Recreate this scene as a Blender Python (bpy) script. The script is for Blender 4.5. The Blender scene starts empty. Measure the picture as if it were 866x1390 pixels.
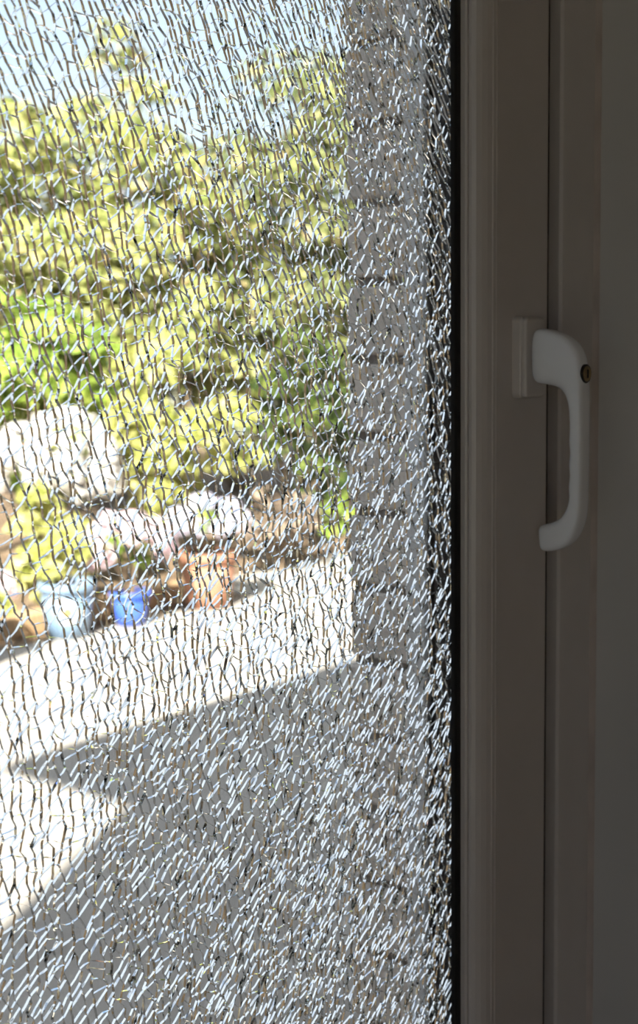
import bpy, bmesh, math, random
import numpy as np
from mathutils import Vector, Matrix, noise

scene = bpy.context.scene
COL = scene.collection
R = math.radians

# ------------------------------------------------------------------ camera
FPX = 2000.0                       # focal length in pixels of the 866x1390 frame
cam_d = bpy.data.cameras.new('camera')
cam = bpy.data.objects.new('camera', cam_d)
COL.objects.link(cam)
cam_d.sensor_width = 36.0
cam_d.sensor_fit = 'AUTO'
cam_d.lens = FPX / 1390.0 * 36.0
cam_d.shift_y = -45.0 / 1390.0
cam_d.clip_start = 0.02
right = Vector((0.628, -0.778, -0.010)); fwd = Vector((0.773, 0.626, -0.105)).normalized()
right = (right - fwd * right.dot(fwd)).normalized()
up = right.cross(fwd)
mw = Matrix((right, up, -fwd)).transposed().to_4x4()
mw.translation = Vector((0.0, -0.655, 1.60))
cam.matrix_world = mw
cam_d.dof.use_dof = True
cam_d.dof.focus_distance = 1.0
cam_d.dof.aperture_fstop = 10.0
scene.camera = cam

# ------------------------------------------------------------------ sky, sun, exposure
SUN_EL = 39.4
SUN_DIR = Vector((0.889, 0.457, 0)) * math.cos(R(SUN_EL)) + Vector((0, 0, -math.sin(R(SUN_EL))))
world = bpy.data.worlds.new('sky'); scene.world = world
world.use_nodes = True
nt = world.node_tree; nt.nodes.clear()
sky = nt.nodes.new('ShaderNodeTexSky'); sky.sky_type = 'NISHITA'; sky.sun_disc = False
sky.sun_elevation = R(SUN_EL)
sky.sun_rotation = math.atan2(-SUN_DIR.x, -SUN_DIR.y)
sky.dust_density = 1.5; sky.air_density = 1.0
tc = nt.nodes.new('ShaderNodeTexCoord')
cl = nt.nodes.new('ShaderNodeTexNoise'); cl.inputs['Scale'].default_value = 2.4; cl.inputs['Detail'].default_value = 5
mp = nt.nodes.new('ShaderNodeMapping'); mp.inputs['Scale'].default_value = (1, 1, 2.2)
nt.links.new(tc.outputs['Generated'], mp.inputs['Vector']); nt.links.new(mp.outputs['Vector'], cl.inputs['Vector'])
cr = nt.nodes.new('ShaderNodeValToRGB')
cr.color_ramp.elements[0].position = 0.30; cr.color_ramp.elements[1].position = 0.50
nt.links.new(cl.outputs['Fac'], cr.inputs['Fac'])
mx = nt.nodes.new('ShaderNodeMix'); mx.data_type = 'RGBA'
sk = nt.nodes.new('ShaderNodeMix'); sk.data_type = 'RGBA'; sk.blend_type = 'MULTIPLY'; sk.inputs[0].default_value = 1.0
nt.links.new(sky.outputs['Color'], sk.inputs[6]); sk.inputs[7].default_value = (0.14, 0.14, 0.14, 1)
nt.links.new(cr.outputs['Color'], mx.inputs[0])
nt.links.new(sk.outputs[2], mx.inputs[6]); mx.inputs[7].default_value = (0.56, 0.61, 0.70, 1)
bg = nt.nodes.new('ShaderNodeBackground'); bg.inputs['Strength'].default_value = 1.0
wo = nt.nodes.new('ShaderNodeOutputWorld')
nt.links.new(mx.outputs[2], bg.inputs['Color']); nt.links.new(bg.outputs['Background'], wo.inputs['Surface'])

sun_d = bpy.data.lights.new('sun', 'SUN'); sun_d.energy = 12.0; sun_d.angle = R(0.53); sun_d.color = (1.0, 0.94, 0.86)
sun = bpy.data.objects.new('sun', sun_d); COL.objects.link(sun)
sun.rotation_euler = SUN_DIR.to_track_quat('-Z', 'Y').to_euler()
sun.location = (-6, -4, 9)

vs = scene.view_settings
vs.view_transform = 'Standard'; vs.look = 'None'; vs.gamma = 1.0; vs.use_curve_mapping = False
vs.exposure = 1.0
cy = scene.cycles
cy.max_bounces = 20; cy.transmission_bounces = 18; cy.glossy_bounces = 10; cy.diffuse_bounces = 5
cy.transparent_max_bounces = 16
cy.use_denoising = True
cy.blur_glossy = 0.5

# ------------------------------------------------------------------ helpers
def tag(o, label=None, cat=None, group=None, kind=None):
    if label: o['label'] = label
    if cat: o['category'] = cat
    if group: o['group'] = group
    if kind: o['kind'] = kind
    return o

def link(name, me, mat=None, parent=None, smooth=False):
    o = bpy.data.objects.new(name, me)
    COL.objects.link(o)
    if mat and not me.materials: me.materials.append(mat)
    if parent: o.parent = parent
    if smooth:
        for p in me.polygons: p.use_smooth = True
    return o

def from_bm(name, bm, mat, parent=None, smooth=False):
    bmesh.ops.recalc_face_normals(bm, faces=bm.faces)
    me = bpy.data.meshes.new(name); bm.to_mesh(me); bm.free()
    return link(name, me, mat, parent, smooth)

def empty(name, loc=(0, 0, 0)):
    o = bpy.data.objects.new(name, None); COL.objects.link(o); o.location = loc
    o.empty_display_size = 0.1
    return o

def box(bm, x0, x1, y0, y1, z0, z1, bevel=0):
    vsx = [bm.verts.new((x, y, z)) for x in (x0, x1) for y in (y0, y1) for z in (z0, z1)]
    F = [(0, 1, 3, 2), (4, 6, 7, 5), (0, 4, 5, 1), (2, 3, 7, 6), (0, 2, 6, 4), (1, 5, 7, 3)]
    fs = [bm.faces.new([vsx[i] for i in f]) for f in F]
    if bevel:
        es = list({e for f in fs for e in f.edges})
        bmesh.ops.bevel(bm, geom=es, offset=bevel, segments=1, affect='EDGES')

def lathe(bm, prof, n=28):
    rings = []
    for r, z in prof:
        rings.append([bm.verts.new((r * math.cos(2 * math.pi * k / n), r * math.sin(2 * math.pi * k / n), z)) for k in range(n)])
    for a, b in zip(rings, rings[1:]):
        for k in range(n):
            bm.faces.new((a[k], a[(k + 1) % n], b[(k + 1) % n], b[k]))
    return rings

def tube(bm, pts, rads, n=6):
    rings = []
    for i, p in enumerate(pts):
        p = Vector(p)
        d = (Vector(pts[min(i + 1, len(pts) - 1)]) - Vector(pts[max(i - 1, 0)])).normalized()
        a = d.orthogonal().normalized(); b = d.cross(a)
        rings.append([bm.verts.new(p + (a * math.cos(2 * math.pi * k / n) + b * math.sin(2 * math.pi * k / n)) * rads[i]) for k in range(n)])
    for a, b in zip(rings, rings[1:]):
        for k in range(n):
            bm.faces.new((a[k], a[(k + 1) % n], b[(k + 1) % n], b[k]))
    bm.faces.new(rings[0]); bm.faces.new(rings[-1])

def mat(name, col, rough=0.6, col2=None, scale=8.0, bump=0.0, bscale=60.0, spec=0.4, detail=4.0, lo=0.35, hi=0.65, metal=0.0):
    m = bpy.data.materials.new(name); m.use_nodes = True
    t = m.node_tree; p = t.nodes['Principled BSDF']
    p.inputs['Base Color'].default_value = (*col, 1); p.inputs['Roughness'].default_value = rough
    p.inputs['Specular IOR Level'].default_value = spec; p.inputs['Metallic'].default_value = metal
    c = t.nodes.new('ShaderNodeTexCoord')
    if col2:
        n = t.nodes.new('ShaderNodeTexNoise'); n.inputs['Scale'].default_value = scale; n.inputs['Detail'].default_value = detail
        r = t.nodes.new('ShaderNodeValToRGB')
        r.color_ramp.elements[0].position = lo; r.color_ramp.elements[0].color = (*col, 1)
        r.color_ramp.elements[1].position = hi; r.color_ramp.elements[1].color = (*col2, 1)
        t.links.new(c.outputs['Object'], n.inputs['Vector']); t.links.new(n.outputs['Fac'], r.inputs['Fac'])
        t.links.new(r.outputs['Color'], p.inputs['Base Color'])
    if bump:
        n = t.nodes.new('ShaderNodeTexNoise'); n.inputs['Scale'].default_value = bscale; n.inputs['Detail'].default_value = 5
        b = t.nodes.new('ShaderNodeBump'); b.inputs['Strength'].default_value = bump; b.inputs['Distance'].default_value = 0.004
        t.links.new(c.outputs['Object'], n.inputs['Vector']); t.links.new(n.outputs['Fac'], b.inputs['Height'])
        t.links.new(b.outputs['Normal'], p.inputs['Normal'])
    return m

def leaf_mat(name, stops, trans=0.35, rough=0.5):
    m = bpy.data.materials.new(name); m.use_nodes = True
    t = m.node_tree; p = t.nodes['Principled BSDF']; o = t.nodes['Material Output']
    g = t.nodes.new('ShaderNodeNewGeometry'); r = t.nodes.new('ShaderNodeValToRGB')
    e = r.color_ramp.elements
    while len(e) < len(stops): e.new(0.5)
    for k, (q, c) in enumerate(stops):
        e[k].position = q; e[k].color = (*c, 1)
    t.links.new(g.outputs['Random Per Island'], r.inputs['Fac'])
    t.links.new(r.outputs['Color'], p.inputs['Base Color'])
    p.inputs['Roughness'].default_value = rough; p.inputs['Specular IOR Level'].default_value = 0.3
    tr = t.nodes.new('ShaderNodeBsdfTranslucent'); t.links.new(r.outputs['Color'], tr.inputs['Color'])
    x = t.nodes.new('ShaderNodeMixShader'); x.inputs[0].default_value = trans
    t.links.new(p.outputs[0], x.inputs[1]); t.links.new(tr.outputs[0], x.inputs[2]); t.links.new(x.outputs[0], o.inputs['Surface'])
    return m

def glass_mat(name, tint=(1, 1, 1)):
    m = bpy.data.materials.new(name); m.use_nodes = True
    t = m.node_tree; t.nodes.remove(t.nodes['Principled BSDF'])
    g = t.nodes.new('ShaderNodeBsdfGlass'); g.inputs['IOR'].default_value = 1.5; g.inputs['Roughness'].default_value = 0.0
    g.inputs['Color'].default_value = (*tint, 1)
    t.links.new(g.outputs[0], t.nodes['Material Output'].inputs['Surface'])
    return m

M = {}
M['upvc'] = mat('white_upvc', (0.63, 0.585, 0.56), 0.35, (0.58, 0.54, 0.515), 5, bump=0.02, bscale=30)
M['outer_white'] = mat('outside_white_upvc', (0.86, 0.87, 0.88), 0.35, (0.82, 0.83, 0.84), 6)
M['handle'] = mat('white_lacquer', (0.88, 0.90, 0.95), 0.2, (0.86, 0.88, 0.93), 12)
M['black_rubber'] = mat('black_rubber', (0.012, 0.012, 0.013), 0.6, (0.02, 0.02, 0.02), 40)
M['spacer'] = mat('black_spacer', (0.014, 0.016, 0.02), 0.5, (0.022, 0.024, 0.03), 30)
M['brass'] = mat('dull_brass', (0.45, 0.36, 0.20), 0.35, (0.30, 0.24, 0.14), 60, metal=1.0)
M['dark_metal'] = mat('dark_metal', (0.03, 0.028, 0.025), 0.4, (0.05, 0.045, 0.04), 60, metal=0.6)
M['plaster'] = mat('painted_plaster', (0.56, 0.55, 0.54), 0.8, (0.51, 0.50, 0.49), 3, bump=0.08, bscale=90)
M['gap_shade'] = mat('dark_gap_shade', (0.07, 0.055, 0.05), 0.7, (0.09, 0.07, 0.062), 20)  # dark colour carries the shade of the gap beside the sash
M['caulk'] = mat('caulk', (0.55, 0.48, 0.44), 0.6, (0.42, 0.36, 0.33), 14)
M['roompaint'] = mat('warm_wall_paint', (0.78, 0.68, 0.60), 0.85, (0.72, 0.63, 0.56), 3)
M['ceil'] = mat('ceiling_paint', (0.80, 0.74, 0.68), 0.9, (0.76, 0.70, 0.64), 3)
M['wood_floor'] = mat('wood_floor', (0.26, 0.16, 0.10), 0.5, (0.34, 0.21, 0.13), 4)
M['brick'] = mat('grey_brick', (0.66, 0.61, 0.555), 0.85, (0.78, 0.72, 0.66), 35, bump=0.5, bscale=140)
M['mortar'] = mat('dark_mortar', (0.17, 0.15, 0.135), 0.95, (0.23, 0.205, 0.185), 40, bump=0.5, bscale=200)
M['house'] = mat('house_brickwork', (0.34, 0.31, 0.28), 0.9, (0.42, 0.38, 0.34), 9, bump=0.3, bscale=40)
M['roof'] = mat('roof_tiles', (0.16, 0.11, 0.09), 0.85, (0.22, 0.15, 0.12), 6)
M['patio'] = mat('pale_paving', (0.335, 0.30, 0.265), 0.85, (0.40, 0.365, 0.325), 1.7, bump=0.25, bscale=25)
M['soil'] = mat('soil', (0.13, 0.085, 0.05), 0.95, (0.22, 0.15, 0.09), 5, bump=0.6, bscale=20)
M['timber'] = mat('pale_timber', (0.50, 0.33, 0.18), 0.8, (0.38, 0.24, 0.13), 6, bump=0.3, bscale=25)
M['brownfence'] = mat('brown_garden_fence', (0.42, 0.27, 0.14), 0.9, (0.54, 0.37, 0.21), 3, bump=0.4, bscale=20)
M['glass'] = glass_mat('clear_glass', (0.985, 0.995, 0.99))
M['pane'] = glass_mat('clear_outer_glass', (0.99, 1.0, 0.995))
m = bpy.data.materials.new('thin_window_glass'); m.use_nodes = True   # clear flat glass: straight transmission plus Fresnel gloss
t = m.node_tree; t.nodes.remove(t.nodes['Principled BSDF'])
f_ = t.nodes.new('ShaderNodeFresnel'); tp = t.nodes.new('ShaderNodeBsdfTransparent'); gl = t.nodes.new('ShaderNodeBsdfGlossy'); gl.inputs['Roughness'].default_value = 0.02
x_ = t.nodes.new('ShaderNodeMixShader'); t.links.new(f_.outputs[0], x_.inputs[0]); t.links.new(tp.outputs[0], x_.inputs[1]); t.links.new(gl.outputs[0], x_.inputs[2])
t.links.new(x_.outputs[0], t.nodes['Material Output'].inputs['Surface']); M['thin'] = m
M['lawn'] = mat('lawn', (0.16, 0.16, 0.10), 0.9, (0.22, 0.21, 0.14), 4, bump=0.5, bscale=40)
M['terracotta'] = mat('terracotta', (0.36, 0.165, 0.10), 0.8, (0.44, 0.22, 0.14), 9, bump=0.2)
M['paleblue'] = mat('pale_blue_glaze', (0.17, 0.26, 0.38), 0.3, (0.22, 0.32, 0.44), 6)
M['blue'] = mat('cobalt_glaze', (0.05, 0.12, 0.55), 0.25, (0.08, 0.17, 0.62), 7)
M['navy'] = mat('navy_glaze', (0.02, 0.03, 0.22), 0.25, (0.04, 0.05, 0.30), 7)
M['cream'] = mat('cream_paint', (0.80, 0.76, 0.66), 0.4, (0.76, 0.72, 0.62), 9)
M['yellow'] = mat('yellow_paint', (0.75, 0.50, 0.10), 0.4, (0.70, 0.46, 0.09), 9)
M['stem'] = mat('bark', (0.16, 0.11, 0.07), 0.9, (0.22, 0.16, 0.10), 12, bump=0.4)
M['lf_yellow'] = leaf_mat('yellow_green_leaves', [(0, (0.30, 0.34, 0.06)), (0.5, (0.50, 0.51, 0.16)), (1, (0.70, 0.66, 0.30))])
M['lf_mid'] = leaf_mat('mid_green_leaves', [(0, (0.20, 0.25, 0.07)), (0.5, (0.40, 0.43, 0.14)), (0.9, (0.56, 0.54, 0.22)), (1, (0.58, 0.40, 0.22))])
M['lf_green'] = leaf_mat('fresh_green_leaves', [(0, (0.13, 0.22, 0.03)), (0.6, (0.32, 0.44, 0.07)), (1, (0.55, 0.58, 0.16))])
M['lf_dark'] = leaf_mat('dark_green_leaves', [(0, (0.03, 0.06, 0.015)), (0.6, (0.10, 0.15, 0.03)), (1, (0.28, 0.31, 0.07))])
M['lf_dull'] = leaf_mat('dull_green_leaves', [(0, (0.09, 0.12, 0.04)), (0.5, (0.26, 0.29, 0.10)), (0.9, (0.46, 0.46, 0.19)), (1, (0.50, 0.36, 0.20))])
M['lf_brown'] = leaf_mat('brown_dry_leaves', [(0, (0.10, 0.07, 0.05)), (0.6, (0.27, 0.20, 0.145)), (1, (0.46, 0.36, 0.27))], trans=0.15)
M['lf_copper'] = leaf_mat('copper_leaves', [(0, (0.25, 0.08, 0.03)), (0.6, (0.50, 0.18, 0.06)), (1, (0.60, 0.32, 0.10))])
M['pt_white'] = leaf_mat('white_petals', [(0, (0.80, 0.77, 0.72)), (1, (0.92, 0.88, 0.86))], trans=0.25)
M['pt_pink'] = leaf_mat('pink_petals', [(0, (0.70, 0.50, 0.56)), (0.6, (0.82, 0.66, 0.70)), (1, (0.90, 0.80, 0.80))], trans=0.25)
M['pt_lilac'] = leaf_mat('lilac_petals', [(0, (0.62, 0.56, 0.72)), (0.6, (0.78, 0.75, 0.84)), (1, (0.90, 0.88, 0.92))], trans=0.25)

# ------------------------------------------------------------------ the house shell
SX0, SX1, SZ0, SZ1 = 0.15, 0.983, 0.90, 2.10        # sight line of the glass
FO = 0.226                                          # outer edge of window frame from sight line
OX0, OX1, OZ0, OZ1 = SX0 - FO, SX1 + FO, SZ0 - FO, SZ1 + FO

def wall_with_hole(name, x0, x1, y0, y1, z0, z1, hx0, hx1, hz0, hz1, m):
    bm = bmesh.new()
    box(bm, x0, hx0, y0, y1, z0, z1); box(bm, hx1, x1, y0, y1, z0, z1)
    box(bm, hx0, hx1, y0, y1, z0, hz0); box(bm, hx0, hx1, y0, y1, hz1, z1)
    return tag(from_bm(name, bm, m), kind='structure')

def slab(name, x0, x1, y0, y1, z0, z1, m):
    bm = bmesh.new(); box(bm, x0, x1, y0, y1, z0, z1)
    return tag(from_bm(name, bm, m), kind='structure')

# plaster wall with the window opening (inner leaf) and the brick outer leaf
wall_with_hole('wall_front', -2.0, 3.4, -0.15, 0.072, 0.0, 2.75, OX0, OX1, OZ0, OZ1, M['plaster'])
bm = bmesh.new()                                    # side wall with a second window, added out of view to light the room
W2Y0, W2Y1, W2Z0, W2Z1 = -2.95, -0.95, 0.40, 2.35
for y0, y1, z0, z1 in ((-4.2, W2Y0, 0, 2.75), (W2Y1, -0.15, 0, 2.75), (W2Y0, W2Y1, 0, W2Z0), (W2Y0, W2Y1, W2Z1, 2.75)): box(bm, -2.0, -1.8, y0, y1, z0, z1)
tag(from_bm('wall_left', bm, M['roompaint']), kind='structure')
w2 = empty('added_light_window', (-1.93, W2Y0, W2Z0)); tag(w2, 'added unseen window in the side wall that lights the room', 'window', kind='structure')
bm = bmesh.new()
WW, WH = W2Y1 - W2Y0, W2Z1 - W2Z0
for y0, y1, z0, z1 in ((0, 0.06, 0, WH), (WW - 0.06, WW, 0, WH), (0.06, WW - 0.06, 0, 0.06), (0.06, WW - 0.06, WH - 0.06, WH), (WW / 2 - 0.03, WW / 2 + 0.03, 0.06, WH - 0.06)): box(bm, -0.03, 0.03, y0, y1, z0, z1)
from_bm('window_frame', bm, M['upvc'], w2)
for y0 in (0.06, WW / 2 + 0.03):
    bm = bmesh.new(); box(bm, -0.003, 0.003, y0, y0 + WW / 2 - 0.09, 0.06, WH - 0.06); from_bm('pane', bm, M['thin'], w2)
slab('wall_right', 3.2, 3.4, -4.2, -0.15, 0.0, 2.75, M['roompaint'])
slab('wall_back', -2.0, 3.4, -4.4, -4.2, 0.0, 2.75, M['roompaint'])
slab('floor', -1.8, 3.2, -4.2, -0.15, 0.0, 0.12, M['wood_floor'])
slab('ceiling', -1.8, 3.2, -4.2, -0.15, 2.55, 2.75, M['ceil'])
RX = 1.080                                          # outer brick reveal
outer = wall_with_hole('wall_outer', -1.92, 9.5, 0.086, 0.184, 0.0, 5.0, OX0 + 0.13, RX + 0.006, OZ0 + 0.02, OZ1 - 0.13, M['mortar'])
slab('wall_gable', -1.92, -1.75, -7.0, 0.086, 2.75, 5.0, M['house'])
# pitched roof with an eave overhanging the garden
bm = bmesh.new()
EY = 0.78
prof = [(EY, 4.93), (EY, 5.03), (-3.6, 7.2), (-8.0, 5.03), (-8.0, 4.93)]
a = [bm.verts.new((-2.03, y, z)) for y, z in prof]; b = [bm.verts.new((9.6, y, z)) for y, z in prof]
bm.faces.new(a); bm.faces.new(b[::-1])
for k in range(5): bm.faces.new((a[k], b[k], b[(k + 1) % 5], a[(k + 1) % 5]))
tag(from_bm('roof', bm, M['roof']), kind='structure')

# bricks of the reveal, one header per course, standing proud of the dark joints
PITCH = 0.0707; JOINT0 = 1.6374
bm = bmesh.new(); box(bm, 0, 0.200, 0, 0.105, 0, PITCH - 0.0085, bevel=0.0025)
me_full = bpy.data.meshes.new('brick'); bmesh.ops.recalc_face_normals(bm, faces=bm.faces); bm.to_mesh(me_full); bm.free(); me_full.materials.append(M['brick'])
bm = bmesh.new(); box(bm, 0, 0.092, 0, 0.105, 0, PITCH - 0.0085, bevel=0.0025)
me_half = bpy.data.meshes.new('brick_half'); bmesh.ops.recalc_face_normals(bm, faces=bm.faces); bm.to_mesh(me_half); bm.free(); me_half.materials.append(M['brick'])
random.seed(4)
for k in range(-13, 9):
    z = JOINT0 + k * PITCH + 0.004
    x = RX + random.uniform(-0.0015, 0.0015)
    o = link('brick', me_full if k % 2 else me_half, None, outer); o.location = (x, 0.084 + random.uniform(-0.001, 0.001), z)
    o.rotation_euler.z = R(random.uniform(-0.5, 0.5))
    if not k % 2:
        o = link('brick', me_full, None, outer); o.location = (x + 0.102, 0.084, z)
    # courses carry on along the outside face of the house
    for j in range(3):
        o = link('brick', me_full, None, outer); o.location = (x + (0.31 if not k % 2 else 0.209) + j * 0.209, 0.0845, z)

# ------------------------------------------------------------------ ground
slab('lawn', -30, 30, -25, 30, -0.30, -0.121, M['lawn'])
slab('patio', -14.0, 16.0, 0.184, 5.10, -0.12, 0.0, M['patio'])
bm = bmesh.new(); box(bm, 6.45, 16.0, 5.10, 5.62, -0.12, 0.0); tag(from_bm('patio_edge', bm, M['patio']), kind='structure')
bm = bmesh.new(); box(bm, -14, 6.45, 5.10, 5.62, -0.12, -0.01); box(bm, -14, 16, 5.62, 22, -0.12, -0.01)
tag(from_bm('soil_bed', bm, M['soil']), kind='structure')
# unseen brown fence added left of the window, for upright crack faces to mirror
slab('added_garden_fence', -1.25, -1.05, 0.184, 9.0, 0.0, 2.15, M['brownfence'])

# ------------------------------------------------------------------ window
win = empty('window_1', (SX1, 0, SZ0)); tag(win, 'white uPVC casement window with a completely shattered pane', 'window', kind='structure')
def wlink(name, bm, m, parent=None, smooth=False):
    o = from_bm(name, bm, m, parent or win, smooth)
    o.matrix_parent_inverse = (Matrix.Translation((-SX1, 0, -SZ0)) if parent is None else parent.matrix_parent_inverse)
    return o

def ring_profile(bm, prof, closed=True):
    """prof: (offset outward from the sight line, y); swept round the four sides with mitred corners"""
    loops = []
    for o, y in prof:
        loops.append([bm.verts.new(c) for c in ((SX0 - o, y, SZ0 - o), (SX1 + o, y, SZ0 - o), (SX1 + o, y, SZ1 + o), (SX0 - o, y, SZ1 + o))])
    n = len(prof)
    for i in range(n if closed else n - 1):
        a, b = loops[i], loops[(i + 1) % n]
        for k in range(4):
            bm.faces.new((a[k], a[(k + 1) % 4], b[(k + 1) % 4], b[k]))

bm = bmesh.new()     # outer frame, fixed in the wall
ring_profile(bm, [(0.110, 0.070), (0.110, 0.022), (0.166, 0.022), (0.166, 0.002), (0.168, -0.0005), (0.172, -0.001), (0.2000, -0.002), (0.2245, -0.002), (0.2245, 0.070)])
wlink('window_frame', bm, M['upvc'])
bm = bmesh.new()     # dark strip standing for the shade in the rebate between sash and frame
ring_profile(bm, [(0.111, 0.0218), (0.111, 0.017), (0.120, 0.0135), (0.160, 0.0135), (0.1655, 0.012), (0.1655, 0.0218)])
wlink('gap_shade_strip', bm, M['gap_shade'])
bm = bmesh.new()     # sash
ring_profile(bm, [(0.0035, 0.050), (0.006, 0.054), (0.085, 0.054), (0.085, 0.008), (0.104, 0.008), (0.104, -0.020), (0.1032, -0.0228), (0.1010, -0.0237), (0.0235, -0.0237), (0.0225, -0.0228), (0.0225, 0.0), (0.014, 0.0), (0.014, 0.0345), (0.0030, 0.0345)])
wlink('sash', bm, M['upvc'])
bm = bmesh.new()     # glazing bead with a stepped, rounded profile
ring_profile(bm, [(0.0012, -0.0015), (0.0006, -0.0085), (0.0016, -0.0100), (0.0036, -0.0103), (0.0036, -0.0114), (0.0022, -0.0118), (0.0026, -0.0135), (0.0045, -0.0165), (0.0080, -0.0195), (0.0125, -0.0218), (0.0170, -0.0232), (0.0180, -0.0226), (0.0186, -0.0234), (0.0218, -0.0238), (0.0221, -0.0226), (0.0221, -0.0015)])
bead = wlink('glazing_bead', bm, M['upvc'])
bm = bmesh.new()
ring_profile(bm, [(-0.0068, 0.0), (-0.0062, -0.0030), (-0.0040, -0.0042), (0.0010, -0.0042), (0.0010, 0.0)])
wlink('gasket', bm, M['black_rubber'])
bm = bmesh.new()     # warm edge spacer between the panes and outer gasket
ring_profile(bm, [(0.001, 0.0046), (0.001, 0.0235), (0.0135, 0.0235), (0.0135, 0.0046)])
wlink('spacer_bar', bm, M['spacer'])
bm = bmesh.new()
ring_profile(bm, [(-0.001, 0.0281), (-0.001, 0.0300), (0.003, 0.0335), (0.0075, 0.0335), (0.0075, 0.0281)])
wlink('outer_gasket', bm, M['black_rubber'])
bm = bmesh.new()     # bright white outer lip of the sash, facing across the opening
ring_profile(bm, [(0.0028, 0.0340), (0.0012, 0.0360), (0.0012, 0.0540), (0.0028, 0.0555), (0.0060, 0.0555), (0.0060, 0.0545), (0.0029, 0.0498), (0.0029, 0.0343)])
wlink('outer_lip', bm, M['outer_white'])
bm = bmesh.new(); box(bm, SX0 - 0.012, SX1 + 0.012, 0.0239, 0.0279, SZ0 - 0.012, SZ1 + 0.012)
wlink('outer_pane', bm, M['pane'])
bm = bmesh.new()     # bead of sealant in the corner between frame and plaster
ring_profile(bm, [(0.2205, -0.0022), (0.2222, -0.0040), (0.2245, -0.0056), (0.2262, -0.0062), (0.2262, -0.0015)])
wlink('sealant', bm, M['caulk'])
bm = bmesh.new(); box(bm, OX0, OX1, -0.24, -0.0035, OZ0 - 0.03, OZ0 + 0.002, bevel=0.004)
tag(from_bm('trim_1', bm, M['upvc']), kind='structure')

# ------------------------------------------------------------------ shattered pane: a Voronoi mosaic of glass prisms
rng = np.random.default_rng(11)
PX0, PX1, PZ0, PZ1 = SX0 - 0.010, SX1 + 0.010, SZ0 - 0.010, SZ1 + 0.010
T = 0.0037
HH = 0.0080
def warp(s, z):
    """straight columns -> cracks that lean to the right as they run down, most at the top"""
    d = 1.87 - z
    x = s + 0.30 * (1 - np.exp(-d / 0.62)) + (s - 0.35) * 0.30 * (1 - np.exp(-d / 0.6))
    g = np.clip((s - 0.20) / 0.50, 0, 1.2)         # towards the lower right they stand upright and lean the other way
    x = x - g * 0.30 * np.log1p(np.exp((1.47 - z) / 0.08)) * 0.08
    x = x + 0.008 * np.sin(7 * s + 5.1 * z + 0.4) + 0.0040 * np.sin(23 * z - 13 * s) + 0.0016 * np.sin(71 * z + 37 * s)
    return x, z
def jit(x, z, f, seed):
    r = np.random.default_rng(seed); dx = 0; dz_ = 0
    for k in range(5):
        a = r.uniform(0, 6.283, 6); q = f * r.uniform(0.6, 1.5)
        dx = dx + np.sin(q * (x * np.cos(a[0]) + z * np.sin(a[0])) + a[1])
        dz_ = dz_ + np.sin(q * (x * np.cos(a[2]) + z * np.sin(a[2])) + a[3])
    return dx / 2.2, dz_ / 2.2

# long wavy cracks run down the pane; slanting cross cracks cut the strips between them into shards
KZ = 0.0052
kz = np.arange(PZ0 - 0.05, PZ1 + 0.05, KZ)
curves = []
s = -0.75
while s < PX1 + 0.45:
    wv = np.zeros(len(kz)); q = rng.normal(0, 1)
    for k in range(len(kz)):
        m_ = min(max((1.80 - kz[k]) / 0.45, 0), 1) * 0.75 + min(max((s - 0.40) / 0.30, 0), 1) * 0.35
        m_ = min(m_, 1.0); al = 0.70 - 0.55 * m_
        q = al * q + math.sqrt(1 - al * al) * rng.normal(0, 1)
        wv[k] = max(min(q, 1.9), -1.9) * (0.0010 + 0.0007 * m_)
    curves.append(s + wv)
    wd = 0.0088 - 0.0035 * min(max((s - 0.24) / 0.34, 0), 1)
    s += wd * rng.uniform(0.72, 1.32)
for a, b in zip(curves, curves[1:]): np.maximum(b, a + 0.0020, out=b)
def curve_s(c, z): return np.interp(z, kz, c)
frags = []           # (front ring, back ring) in x,z
gap = 0.00008
def shrink(x, z):
    dx, dz = x - x.mean(), z - z.mean(); l = np.hypot(dx, dz) + 1e-9
    f = np.maximum(0.3, 1 - gap * 1.3 / l)
    return np.clip(x.mean() + dx * f, PX0, PX1), np.clip(z.mean() + dz * f, PZ0, PZ1)
def crosses(x, z):
    n = len(x); P = list(zip(x.tolist(), z.tolist()))
    def o(p, q, r): return (q[0] - p[0]) * (r[1] - p[1]) - (q[1] - p[1]) * (r[0] - p[0])
    for i in range(n - 2):
        a, b = P[i], P[i + 1]
        for k in range(i + 2, n - (i == 0)):
            c, d = P[k], P[(k + 1) % n]
            if o(a, b, c) * o(a, b, d) < 0 and o(c, d, a) * o(c, d, b) < 0: return True
    return False
def clean(x1, z1, x2, z2):
    """drop the vertex that makes an outline cross itself"""
    for _ in range(3):
        if not (crosses(x1, z1) or crosses(x2, z2)): return x1, z1, x2, z2
        for k in range(len(x1)):
            t = [np.delete(v, k) for v in (x1, z1, x2, z2)]
            if not (crosses(t[0], t[1]) or crosses(t[2], t[3])): return t
        x1, z1, x2, z2 = [np.delete(v, len(x1) // 2) for v in (x1, z1, x2, z2)]
    return x1, z1, x2, z2
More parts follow.
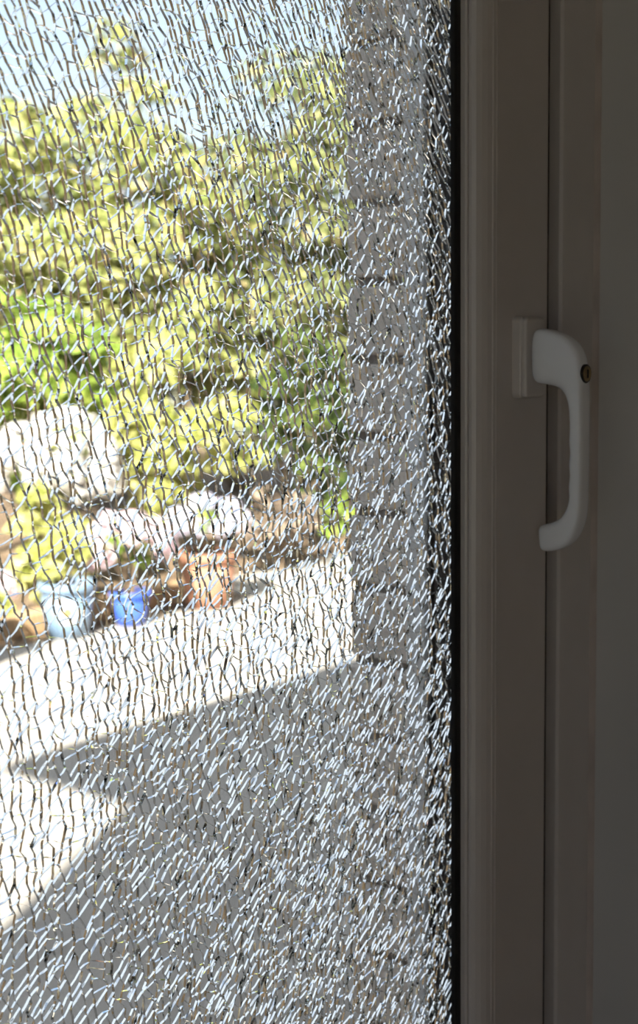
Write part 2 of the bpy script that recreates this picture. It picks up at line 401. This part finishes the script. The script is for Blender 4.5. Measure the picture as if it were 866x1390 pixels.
for A_, B_ in zip(curves, curves[1:]):
    xm, _ = warp(np.array([A_.mean(), A_.mean()]), np.array([PZ0, PZ1]))
    if xm.max() < PX0 - 0.03 or xm.min() > PX1 + 0.03: continue
    z = PZ0 - 0.03 - rng.uniform(0, HH); prev = None
    while z < PZ1 + 0.03:
        wd = curve_s(B_, z) - curve_s(A_, z)
        mm = min(max((1.75 - z) / 0.4, 0), 1) * 0.45 + min(max((A_[0] - 0.40) / 0.25, 0), 1) * 0.45
        rise = wd * (rng.normal(0.50 + mm * 0.42, 0.45) if rng.random() < 0.8 else rng.uniform(-0.9, 0.1))
        rise = max(min(rise, 0.0078), -0.006)
        cur = (z - rise * 0.5, z + rise * 0.5, rng.normal(0, 0.0005))
        if prev:
            cur = (max(cur[0], prev[0] + 0.0018), max(cur[1], prev[1] + 0.0018), cur[2])
            cur = (cur[0], cur[1], max(cur[2], (prev[0] + prev[1]) / 2 + prev[2] + 0.0014 - (cur[0] + cur[1]) / 2))
            za0, zb0, k0 = prev; za1, zb1, k1 = cur
            rs, rz = [], []
            def add(a_, b_): rs.append(a_); rz.append(b_)
            add(curve_s(A_, za0), za0)
            m0 = (za0 + zb0) / 2 + k0; add((curve_s(A_, za0) + curve_s(B_, zb0)) / 2, m0)
            add(curve_s(B_, zb0), zb0)
            for t in kz[(kz > zb0 + 0.0008) & (kz < zb1 - 0.0008)]: add(curve_s(B_, t), t)
            add(curve_s(B_, zb1), zb1)
            m1 = (za1 + zb1) / 2 + k1; add((curve_s(A_, za1) + curve_s(B_, zb1)) / 2, m1)
            add(curve_s(A_, za1), za1)
            for t in kz[(kz > za0 + 0.0008) & (kz < za1 - 0.0008)][::-1]: add(curve_s(A_, t), t)
            x, zz = warp(np.array(rs), np.array(rz))
            if PX0 < x.mean() < PX1 and PZ0 < zz.mean() < PZ1:
                j1 = jit(x, zz, 900, 5); x1, z1 = x + 0.00026 * j1[0], zz + 0.00026 * j1[1]
                j2 = jit(x, zz, 420, 9); x2, z2 = x1 + 0.00034 * j2[0], z1 + 0.00034 * j2[1]
                x1, z1, x2, z2 = clean(x1, z1, x2, z2)
                frags.append((shrink(x1, z1), shrink(x2, z2)))
        prev = cur
        z += HH * (1 - 0.12 * mm) * rng.uniform(0.5, 1.55)

# where each fragment shows in the photograph, to choose the 300 that show largest
def pix(x, y, z):
    v = Vector((x, y, z)) - mw.translation
    d = v.dot(fwd)
    return 433 + FPX * v.dot(right) / d, 650 - FPX * v.dot(up) / d
def area(ring):
    P = [pix(a, 0, b) for a, b in zip(*ring)]
    if not all(2 < p[0] < 864 and 2 < p[1] < 1388 for p in P): return 0
    return abs(sum(P[k - 1][0] * P[k][1] - P[k][0] * P[k - 1][1] for k in range(len(P)))) / 2
order = sorted(range(len(frags)), key=lambda i: -area(frags[i][0]))
big = set(order[:300])

def prism(verts, faces, fr, bk, off=(0, 0)):
    n = len(fr[0]); b = len(verts)
    yo = rng.uniform(-0.00006, 0.00006)
    verts += [(x - off[0], yo, z - off[1]) for x, z in zip(*fr)] + [(x - off[0], T + yo, z - off[1]) for x, z in zip(*bk)]
    faces.append(tuple(b + k for k in range(n))); faces.append(tuple(b + n + k for k in reversed(range(n))))
    for k in range(n):
        q = (k + 1) % n
        faces.append((b + k, b + n + k, b + n + q, b + q))
V, Fc = [], []
for i, (fr, bk) in enumerate(frags):
    if i not in big: prism(V, Fc, fr, bk)
me = bpy.data.meshes.new('shattered_pane'); me.from_pydata(V, [], Fc)
bm = bmesh.new(); bm.from_mesh(me); bmesh.ops.recalc_face_normals(bm, faces=bm.faces); bm.to_mesh(me); bm.free()
pane = link('shattered_pane', me, M['glass'], win); pane.matrix_parent_inverse = Matrix.Translation((-SX1, 0, -SZ0))
tag(pane, 'inner glass pane crazed into thousands of small shards', kind='stuff')
for i in order[:300]:
    fr, bk = frags[i]; V, Fc = [], []
    c = (float(fr[0].mean()), float(fr[1].mean()))
    prism(V, Fc, fr, bk, c)
    me = bpy.data.meshes.new('glass_shard'); me.from_pydata(V, [], Fc)
    bm = bmesh.new(); bm.from_mesh(me); bmesh.ops.recalc_face_normals(bm, faces=bm.faces); bm.to_mesh(me); bm.free()
    o = link('glass_shard', me, M['glass'], pane); o.location = (c[0], 0, c[1])

# ------------------------------------------------------------------ window handle
HXC = 1.046                       # centre of the handle across the sash
SY = -0.0237                      # room face of the sash
def rounded_plate(bm, xc, zc, w, h, y0, y1, r, n=6, ch=0.0015):
    def loop(ins, y):
        vs_ = []
        for cxs, czs, a0 in ((1, 1, 0), (-1, 1, 90), (-1, -1, 180), (1, -1, 270)):
            for k in range(n + 1):
                a = R(a0 + 90 * k / n); rr = r - ins
                vs_.append(bm.verts.new((xc + cxs * (w / 2 - r) + rr * math.cos(a), y, zc + czs * (h / 2 - r) + rr * math.sin(a))))
        return vs_
    L = [loop(0, y0), loop(0, y1 + ch), loop(ch * 0.35, y1 + ch * 0.35), loop(ch, y1)]
    for a, b in zip(L, L[1:]):
        for k in range(len(a)): bm.faces.new((a[k], a[(k + 1) % len(a)], b[(k + 1) % len(a)], b[k]))
    bm.faces.new(L[0]); bm.faces.new(L[-1])

# lever: rings between an inner and an outer edge given as (depth from sash face, height)
PAIRS = [
 ((0.0115, 1.5504), (0.0115, 1.5938)), ((0.0205, 1.5492), (0.0205, 1.5943)), ((0.0300, 1.5484), (0.0345, 1.5920)),
 ((0.0385, 1.5462), (0.0465, 1.5860)), ((0.0437, 1.5405), (0.0533, 1.5785)), ((0.0468, 1.5318), (0.0570, 1.5682)),
 ((0.0477, 1.5215), (0.0583, 1.5520)), ((0.0480, 1.5095), (0.0589, 1.5280)), ((0.0466, 1.5020), (0.0590, 1.5120)),
 ((0.0487, 1.4935), (0.0590, 1.4975)), ((0.0465, 1.4850), (0.0589, 1.4860)), ((0.0487, 1.4765), (0.0588, 1.4740)),
 ((0.0464, 1.4680), (0.0586, 1.4620)), ((0.0484, 1.4600), (0.0584, 1.4520)), ((0.0462, 1.4520), (0.0576, 1.4425)),
 ((0.0432, 1.4455), (0.0552, 1.4330)), ((0.0375, 1.4397), (0.0490, 1.4215)), ((0.0300, 1.4368), (0.0385, 1.4148)),
 ((0.0215, 1.4345), (0.0245, 1.4118)), ((0.0182, 1.4325), (0.0195, 1.4140))]
bm = bmesh.new(); N = 28; rings = []
hws = [0.0102] * 5 + [0.0100, 0.0098, 0.0096] + [0.0092] * 8 + [0.0090, 0.0088, 0.0085, 0.0066]
for (i, o), hw in zip(PAIRS, hws):
    mid = ((i[0] + o[0]) / 2, (i[1] + o[1]) / 2); ax = ((o[0] - i[0]) / 2, (o[1] - i[1]) / 2)
    e = 0.50
    r_ = []
    for k in range(N):
        t = 2 * math.pi * k / N; c, s_ = math.cos(t), math.sin(t)
        u = math.copysign(abs(c) ** e, c); v = math.copysign(abs(s_) ** e, s_)
        r_.append(bm.verts.new((HXC + v * hw, SY - (mid[0] + ax[0] * u), mid[1] + ax[1] * u)))
    rings.append(r_)
for a, b in zip(rings, rings[1:]):
    for k in range(N): bm.faces.new((a[k], a[(k + 1) % N], b[(k + 1) % N], b[k]))
bm.faces.new(rings[0]); bm.faces.new(rings[-1])
lever = wlink('window_handle', bm, M['handle'], smooth=True)
lever['label'] = 'white lever handle with finger grips and a small key lock'
sub = lever.modifiers.new('smooth', 'SUBSURF'); sub.levels = 1; sub.render_levels = 2
bm = bmesh.new()
rounded_plate(bm, HXC, 1.5709, 0.0325, 0.0665, SY + 0.0002, SY - 0.0085, 0.005)
def hlink(name, bm, m, smooth=False):
    o = from_bm(name, bm, m, lever, smooth); o.matrix_parent_inverse = lever.matrix_basis.inverted(); return o
hlink('rosette_base', bm, M['upvc'])
bm = bmesh.new(); rounded_plate(bm, HXC, 1.5709, 0.0305, 0.0645, SY - 0.0086, SY - 0.0124, 0.005)
hlink('rosette_cover', bm, M['upvc'])
# key lock in the room side of the grip
LY, LZ = SY - 0.0588, 1.5580
def disc(bm, r, y0, y1, n=28, ch=0.0006):
    L = [[bm.verts.new((HXC + 0.0004 + rr * math.cos(2 * math.pi * k / n), y, LZ + rr * math.sin(2 * math.pi * k / n))) for k in range(n)] for rr, y in ((r, y0), (r, y1 + ch), (r - ch, y1))]
    for a, b in zip(L, L[1:]):
        for k in range(n): bm.faces.new((a[k], a[(k + 1) % n], b[(k + 1) % n], b[k]))
    bm.faces.new(L[0]); bm.faces.new(L[-1])
bm = bmesh.new(); disc(bm, 0.0076, LY + 0.006, LY - 0.0004); hlink('lock_collar', bm, M['dark_metal'])
bm = bmesh.new(); disc(bm, 0.0062, LY + 0.004, LY - 0.0010); hlink('lock_cylinder', bm, M['brass'])
bm = bmesh.new(); box(bm, HXC - 0.0007, HXC + 0.0016, LY - 0.0013, LY, LZ - 0.0035, LZ + 0.0035); hlink('keyhole', bm, M['black_rubber'])

# ------------------------------------------------------------------ garden plants
def leaves_mesh(name, P, Nn, L, Wd, rg):
    n = len(P)
    Nn = Nn / np.linalg.norm(Nn, axis=1, keepdims=True)
    d = rg.normal(size=(n, 3)); d[:, 2] -= 0.35
    d -= Nn * (d * Nn).sum(1, keepdims=True); d /= np.linalg.norm(d, axis=1, keepdims=True)
    b = np.cross(Nn, d)
    L = (L * rg.uniform(0.65, 1.3, n))[:, None]; Wd = Wd * L
    fold = Nn * L * 0.12
    v = np.empty((n, 4, 3))
    v[:, 0] = P - d * L * 0.5; v[:, 1] = P + b * Wd * 0.5 + fold; v[:, 2] = P + d * L * 0.5; v[:, 3] = P - b * Wd * 0.5 + fold
    me = bpy.data.meshes.new(name)
    base = np.arange(n)[:, None] * 4
    tri = np.concatenate([base + np.array([0, 1, 2]), base + np.array([0, 2, 3])], 1).reshape(-1, 3)
    me.from_pydata(v.reshape(-1, 3).tolist(), [], tri.tolist())
    return me

def crown(rg, n, c, r, clumps, cr=(0.22, 0.4), low=-0.9):
    """points on leaf clumps spread over an ellipsoid"""
    c = np.array(c); r = np.array(r)
    u = rg.normal(size=(clumps * 3, 3)); u /= np.linalg.norm(u, axis=1, keepdims=True); u = u[u[:, 2] > low][:clumps]
    cc = c + u * r * rg.uniform(0.35, 0.85, (len(u), 1)); rad = rg.uniform(*cr, len(u)) * r.mean()
    k = rg.integers(0, len(u), n)
    w = rg.normal(size=(n, 3)); w /= np.linalg.norm(w, axis=1, keepdims=True); w[:, 2] = np.abs(w[:, 2]) * 0.9 - 0.25
    P = cc[k] + w * (rad[k] * rg.uniform(0.75, 1.08, n))[:, None]
    Nn = w + rg.normal(size=(n, 3)) * 0.45 + np.array([0, 0, 0.3])
    P[:, 2] = np.maximum(P[:, 2], 0.02)
    return P, Nn, cc

def shrub(name, label, cat, xy, zc, r, leafmat, n, leaf, seed, clumps=26, group=None, flowers=None, z0=0.0, ratio=0.6, stems=6):
    rg = np.random.default_rng(seed)
    root = empty(name, (xy[0], xy[1], z0)); tag(root, label, cat, group)
    P, Nn, cc = crown(rg, n, (0, 0, zc - z0), r, clumps)
    f = link('foliage', leaves_mesh('foliage', P, Nn, leaf, ratio, rg), leafmat, root); f['kind'] = 'stuff'
    tops = cc[rg.permutation(len(cc))[:stems]]
    for t in tops:
        bm = bmesh.new(); r0 = 0.012 + 0.012 * r[0]
        b0 = Vector((t[0] * 0.12, t[1] * 0.12, 0.0)); m_ = Vector((t[0] * 0.45, t[1] * 0.45, t[2] * 0.55))
        tube(bm, [b0, m_, Vector(t)], [r0, r0 * 0.7, r0 * 0.3])
        from_bm('stem', bm, M['stem'], root)
    if flowers:
        fm, cnt, fr = flowers
        u = rg.normal(size=(cnt * 3, 3)); u /= np.linalg.norm(u, axis=1, keepdims=True); u = u[(u[:, 2] > -0.15) & (u[:, 0] + u[:, 1] < 0.9)][:cnt]
        for q in u:
            c = np.array((0, 0, zc - z0)) + q * np.array(r) * 0.98
            w = rg.normal(size=(70, 3)); w /= np.linalg.norm(w, axis=1, keepdims=True)
            s_ = fr * rg.uniform(0.75, 1.2)
            h = link('flower_head', leaves_mesh('flower_head', w * s_ * rg.uniform(0.85, 1, (70, 1)), w + rg.normal(size=(70, 3)) * 0.25, s_ * 0.62, 0.9, rg), fm, root)
            h.location = c
    return root

GT = 'trees and tall hedging at the end of the garden'
shrub('hedge_tree', 'yellow-green leafy tree at far left under the open sky', 'tree', (7.75, 8.45), 2.15, (1.15, 1.15, 1.50), M['lf_mid'], 6800, 0.115, 1, 46, GT)
shrub('hedge_tree', 'yellow-green leafy tree in the middle of the hedge line', 'tree', (8.25, 7.45), 1.95, (0.85, 0.85, 1.42), M['lf_mid'], 5600, 0.11, 2, 40, GT)
shrub('hedge_tree', 'tallest dull green tree next to the grey brick reveal', 'tree', (9.35, 6.95), 2.25, (0.95, 0.95, 1.85), M['lf_dull'], 6800, 0.11, 3, 48, GT)
shrub('hedge_tree', 'broad tree filling the hedge beyond the brick reveal', 'tree', (10.6, 6.4), 2.2, (1.1, 1.1, 1.8), M['lf_mid'], 3600, 0.12, 33, 40, GT)
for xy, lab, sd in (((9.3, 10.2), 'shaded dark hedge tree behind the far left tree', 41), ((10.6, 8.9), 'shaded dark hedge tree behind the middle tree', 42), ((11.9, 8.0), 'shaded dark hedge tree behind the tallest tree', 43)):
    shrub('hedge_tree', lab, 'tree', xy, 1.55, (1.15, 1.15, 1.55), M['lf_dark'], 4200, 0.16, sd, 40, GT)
shrub('slender_tree', 'thin treetop poking up above the hedge against the sky', 'tree', (10.75, 10.65), 3.9, (0.50, 0.50, 0.95), M['lf_mid'], 420, 0.13, 4, 12, GT)
shrub('copper_shrub', 'small copper-leaved branchy shrub at the far left edge', 'shrub', (6.48, 7.62), 2.35, (0.26, 0.26, 0.36), M['lf_copper'], 420, 0.10, 5, 9)
shrub('laurel_shrub', 'fresh green big-leaved shrub above the white flowering bush', 'shrub', (6.35, 6.85), 1.20, (0.72, 0.62, 0.80), M['lf_green'], 2600, 0.12, 6, 26)
shrub('golden_shrub', 'bright golden-yellow shrub behind the lilac flowers', 'shrub', (6.75, 5.98), 0.90, (0.58, 0.50, 0.72), M['lf_yellow'], 2400, 0.09, 7, 28)
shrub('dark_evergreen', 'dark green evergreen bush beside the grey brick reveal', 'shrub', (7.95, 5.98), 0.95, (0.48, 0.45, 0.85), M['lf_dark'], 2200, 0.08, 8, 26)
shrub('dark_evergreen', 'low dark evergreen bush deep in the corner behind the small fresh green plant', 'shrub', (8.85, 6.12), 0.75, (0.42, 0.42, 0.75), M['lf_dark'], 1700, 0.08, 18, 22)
shrub('white_flower_bush', 'bush covered in large white flower heads at left', 'bush', (5.75, 6.05), 0.72, (0.38, 0.32, 0.36), M['lf_green'], 900, 0.09, 9, 14, flowers=(M['pt_white'], 26, 0.095))
shrub('leafy_bush', 'lime green leafy bush below the white flowers', 'bush', (5.30, 5.62), 0.40, (0.36, 0.30, 0.40), M['lf_yellow'], 1300, 0.085, 10, 18)
shrub('dry_shrub', 'brown withered shrub right of the terracotta pot', 'shrub', (7.25, 5.55), 0.32, (0.36, 0.30, 0.33), M['lf_brown'], 1500, 0.06, 12, 18)
shrub('leafy_plant', 'small fresh green plant at the foot of the brick reveal', 'plant', (7.95, 5.62), 0.24, (0.17, 0.17, 0.26), M['lf_green'], 420, 0.08, 13, 10)

# ------------------------------------------------------------------ pots
def pot(name, label, xy, r, h, m, rim=0.015, group='plant pots along the patio edge', taper=0.72, deco=False):
    root = empty(name, (xy[0], xy[1], 0)); tag(root, label, 'pot', group)
    bm = bmesh.new()
    lathe(bm, [(0.001, 0), (r * taper, 0), (r * (taper + 0.12), h * 0.35), (r * 0.95, h * 0.82), (r * 0.90, h * 0.84), (r * 0.88, h * 0.80), (0.001, h * 0.78)])
    from_bm('body', bm, m, root, True)
    bm = bmesh.new()
    lathe(bm, [(r * 0.93, h * 0.82), (r + rim * 0.5, h * 0.83), (r + rim * 0.6, h * 0.97), (r, h), (r * 0.88, h * 0.99), (r * 0.88, h * 0.82)])
    from_bm('rim', bm, m, root, True)
    bm = bmesh.new(); lathe(bm, [(0.001, h * 0.90), (r * 0.87, h * 0.89)]); from_bm('soil', bm, M['soil'], root)
    if deco:       # painted daisy on the side facing the window
        a0 = math.atan2(-0.655 - xy[1], -xy[0])
        for nm, mm, k0, rad in (('painted_flower', M['cream'], 0.003, 0.062), ('flower_centre', M['yellow'], 0.006, 0.026)):
            bm = bmesh.new(); ring = []
            for k in range(24):
                t = 2 * math.pi * k / 24; q = rad * (1 + (0.16 * math.cos(6 * t) if rad > 0.05 else 0))
                z = h * 0.50 + q * math.sin(t); rr = r * (taper + 0.12 + (0.95 - taper - 0.12) * (z / h - 0.35) / 0.47 if z > h * 0.35 else taper + 0.12 * z / (h * 0.35)) + k0
                aa = a0 + q * math.cos(t) / r
                ring.append(bm.verts.new((rr * math.cos(aa), rr * math.sin(aa), z)))
            zc = h * 0.5; c = bm.verts.new(((r * (taper + 0.12 + (0.83 - taper) * 0.32) + k0 + 0.002) * math.cos(a0), (r * (taper + 0.12 + (0.83 - taper) * 0.32) + k0 + 0.002) * math.sin(a0), zc))
            for k in range(24): bm.faces.new((c, ring[k], ring[(k + 1) % 24]))
            o = from_bm(nm, bm, mm, root)
            so = o.modifiers.new('thick', 'SOLIDIFY'); so.thickness = 0.004
    return root
pot('terracotta_pot', 'large terracotta pot holding the lilac-white hydrangea', (6.04, 5.06), 0.165, 0.32, M['terracotta'])
pot('glazed_pot', 'small cobalt blue glazed pot under the pink hydrangea', (5.42, 5.05), 0.105, 0.185, M['blue'])
pot('glazed_pot', 'pale blue glazed pot with a cream painted flower', (5.02, 5.10), 0.142, 0.29, M['paleblue'], deco=True)
pot('glazed_pot', 'dark navy glazed pot at the far left edge', (4.30, 4.95), 0.125, 0.21, M['navy'])
shrub('hydrangea', 'pink hydrangea growing in the small cobalt blue pot', 'plant', (5.42, 5.05), 0.40, (0.23, 0.22, 0.17), M['lf_green'], 420, 0.075, 14, 10, 'hydrangeas in pots', (M['pt_pink'], 17, 0.062), z0=0.17, stems=4)
shrub('hydrangea', 'lilac-white hydrangea growing in the terracotta pot', 'plant', (6.04, 5.06), 0.47, (0.21, 0.20, 0.13), M['lf_green'], 380, 0.075, 15, 10, 'hydrangeas in pots', (M['pt_lilac'], 16, 0.06), z0=0.29, stems=4)
shrub('potted_plant', 'yellow-green leafy plant in the pale blue pot', 'plant', (5.02, 5.10), 0.40, (0.17, 0.17, 0.13), M['lf_yellow'], 420, 0.07, 16, 10, z0=0.26, stems=4)
shrub('potted_plant', 'pale flowering plant in the navy pot at the left edge', 'plant', (4.30, 4.95), 0.34, (0.19, 0.19, 0.15), M['lf_yellow'], 380, 0.07, 17, 10, flowers=(M['pt_pink'], 9, 0.045), z0=0.19, stems=4)
# timber edging of the bed
random.seed(8)
x = 3.2
for k, lab in enumerate(['timber sleeper edging the bed left of the navy pot', 'timber sleeper edging the bed behind the pale blue pot', 'timber sleeper edging the bed behind the terracotta pot']):
    bm = bmesh.new(); box(bm, 0, 1.02, 0, 0.12, -0.0, 0.115, bevel=0.008)
    o = from_bm('timber_sleeper', bm, M['timber']); o.location = (x, 5.27 + random.uniform(-0.01, 0.01), -0.008); x += 1.04
    tag(o, lab, 'sleeper', 'timber edging of the flower bed')
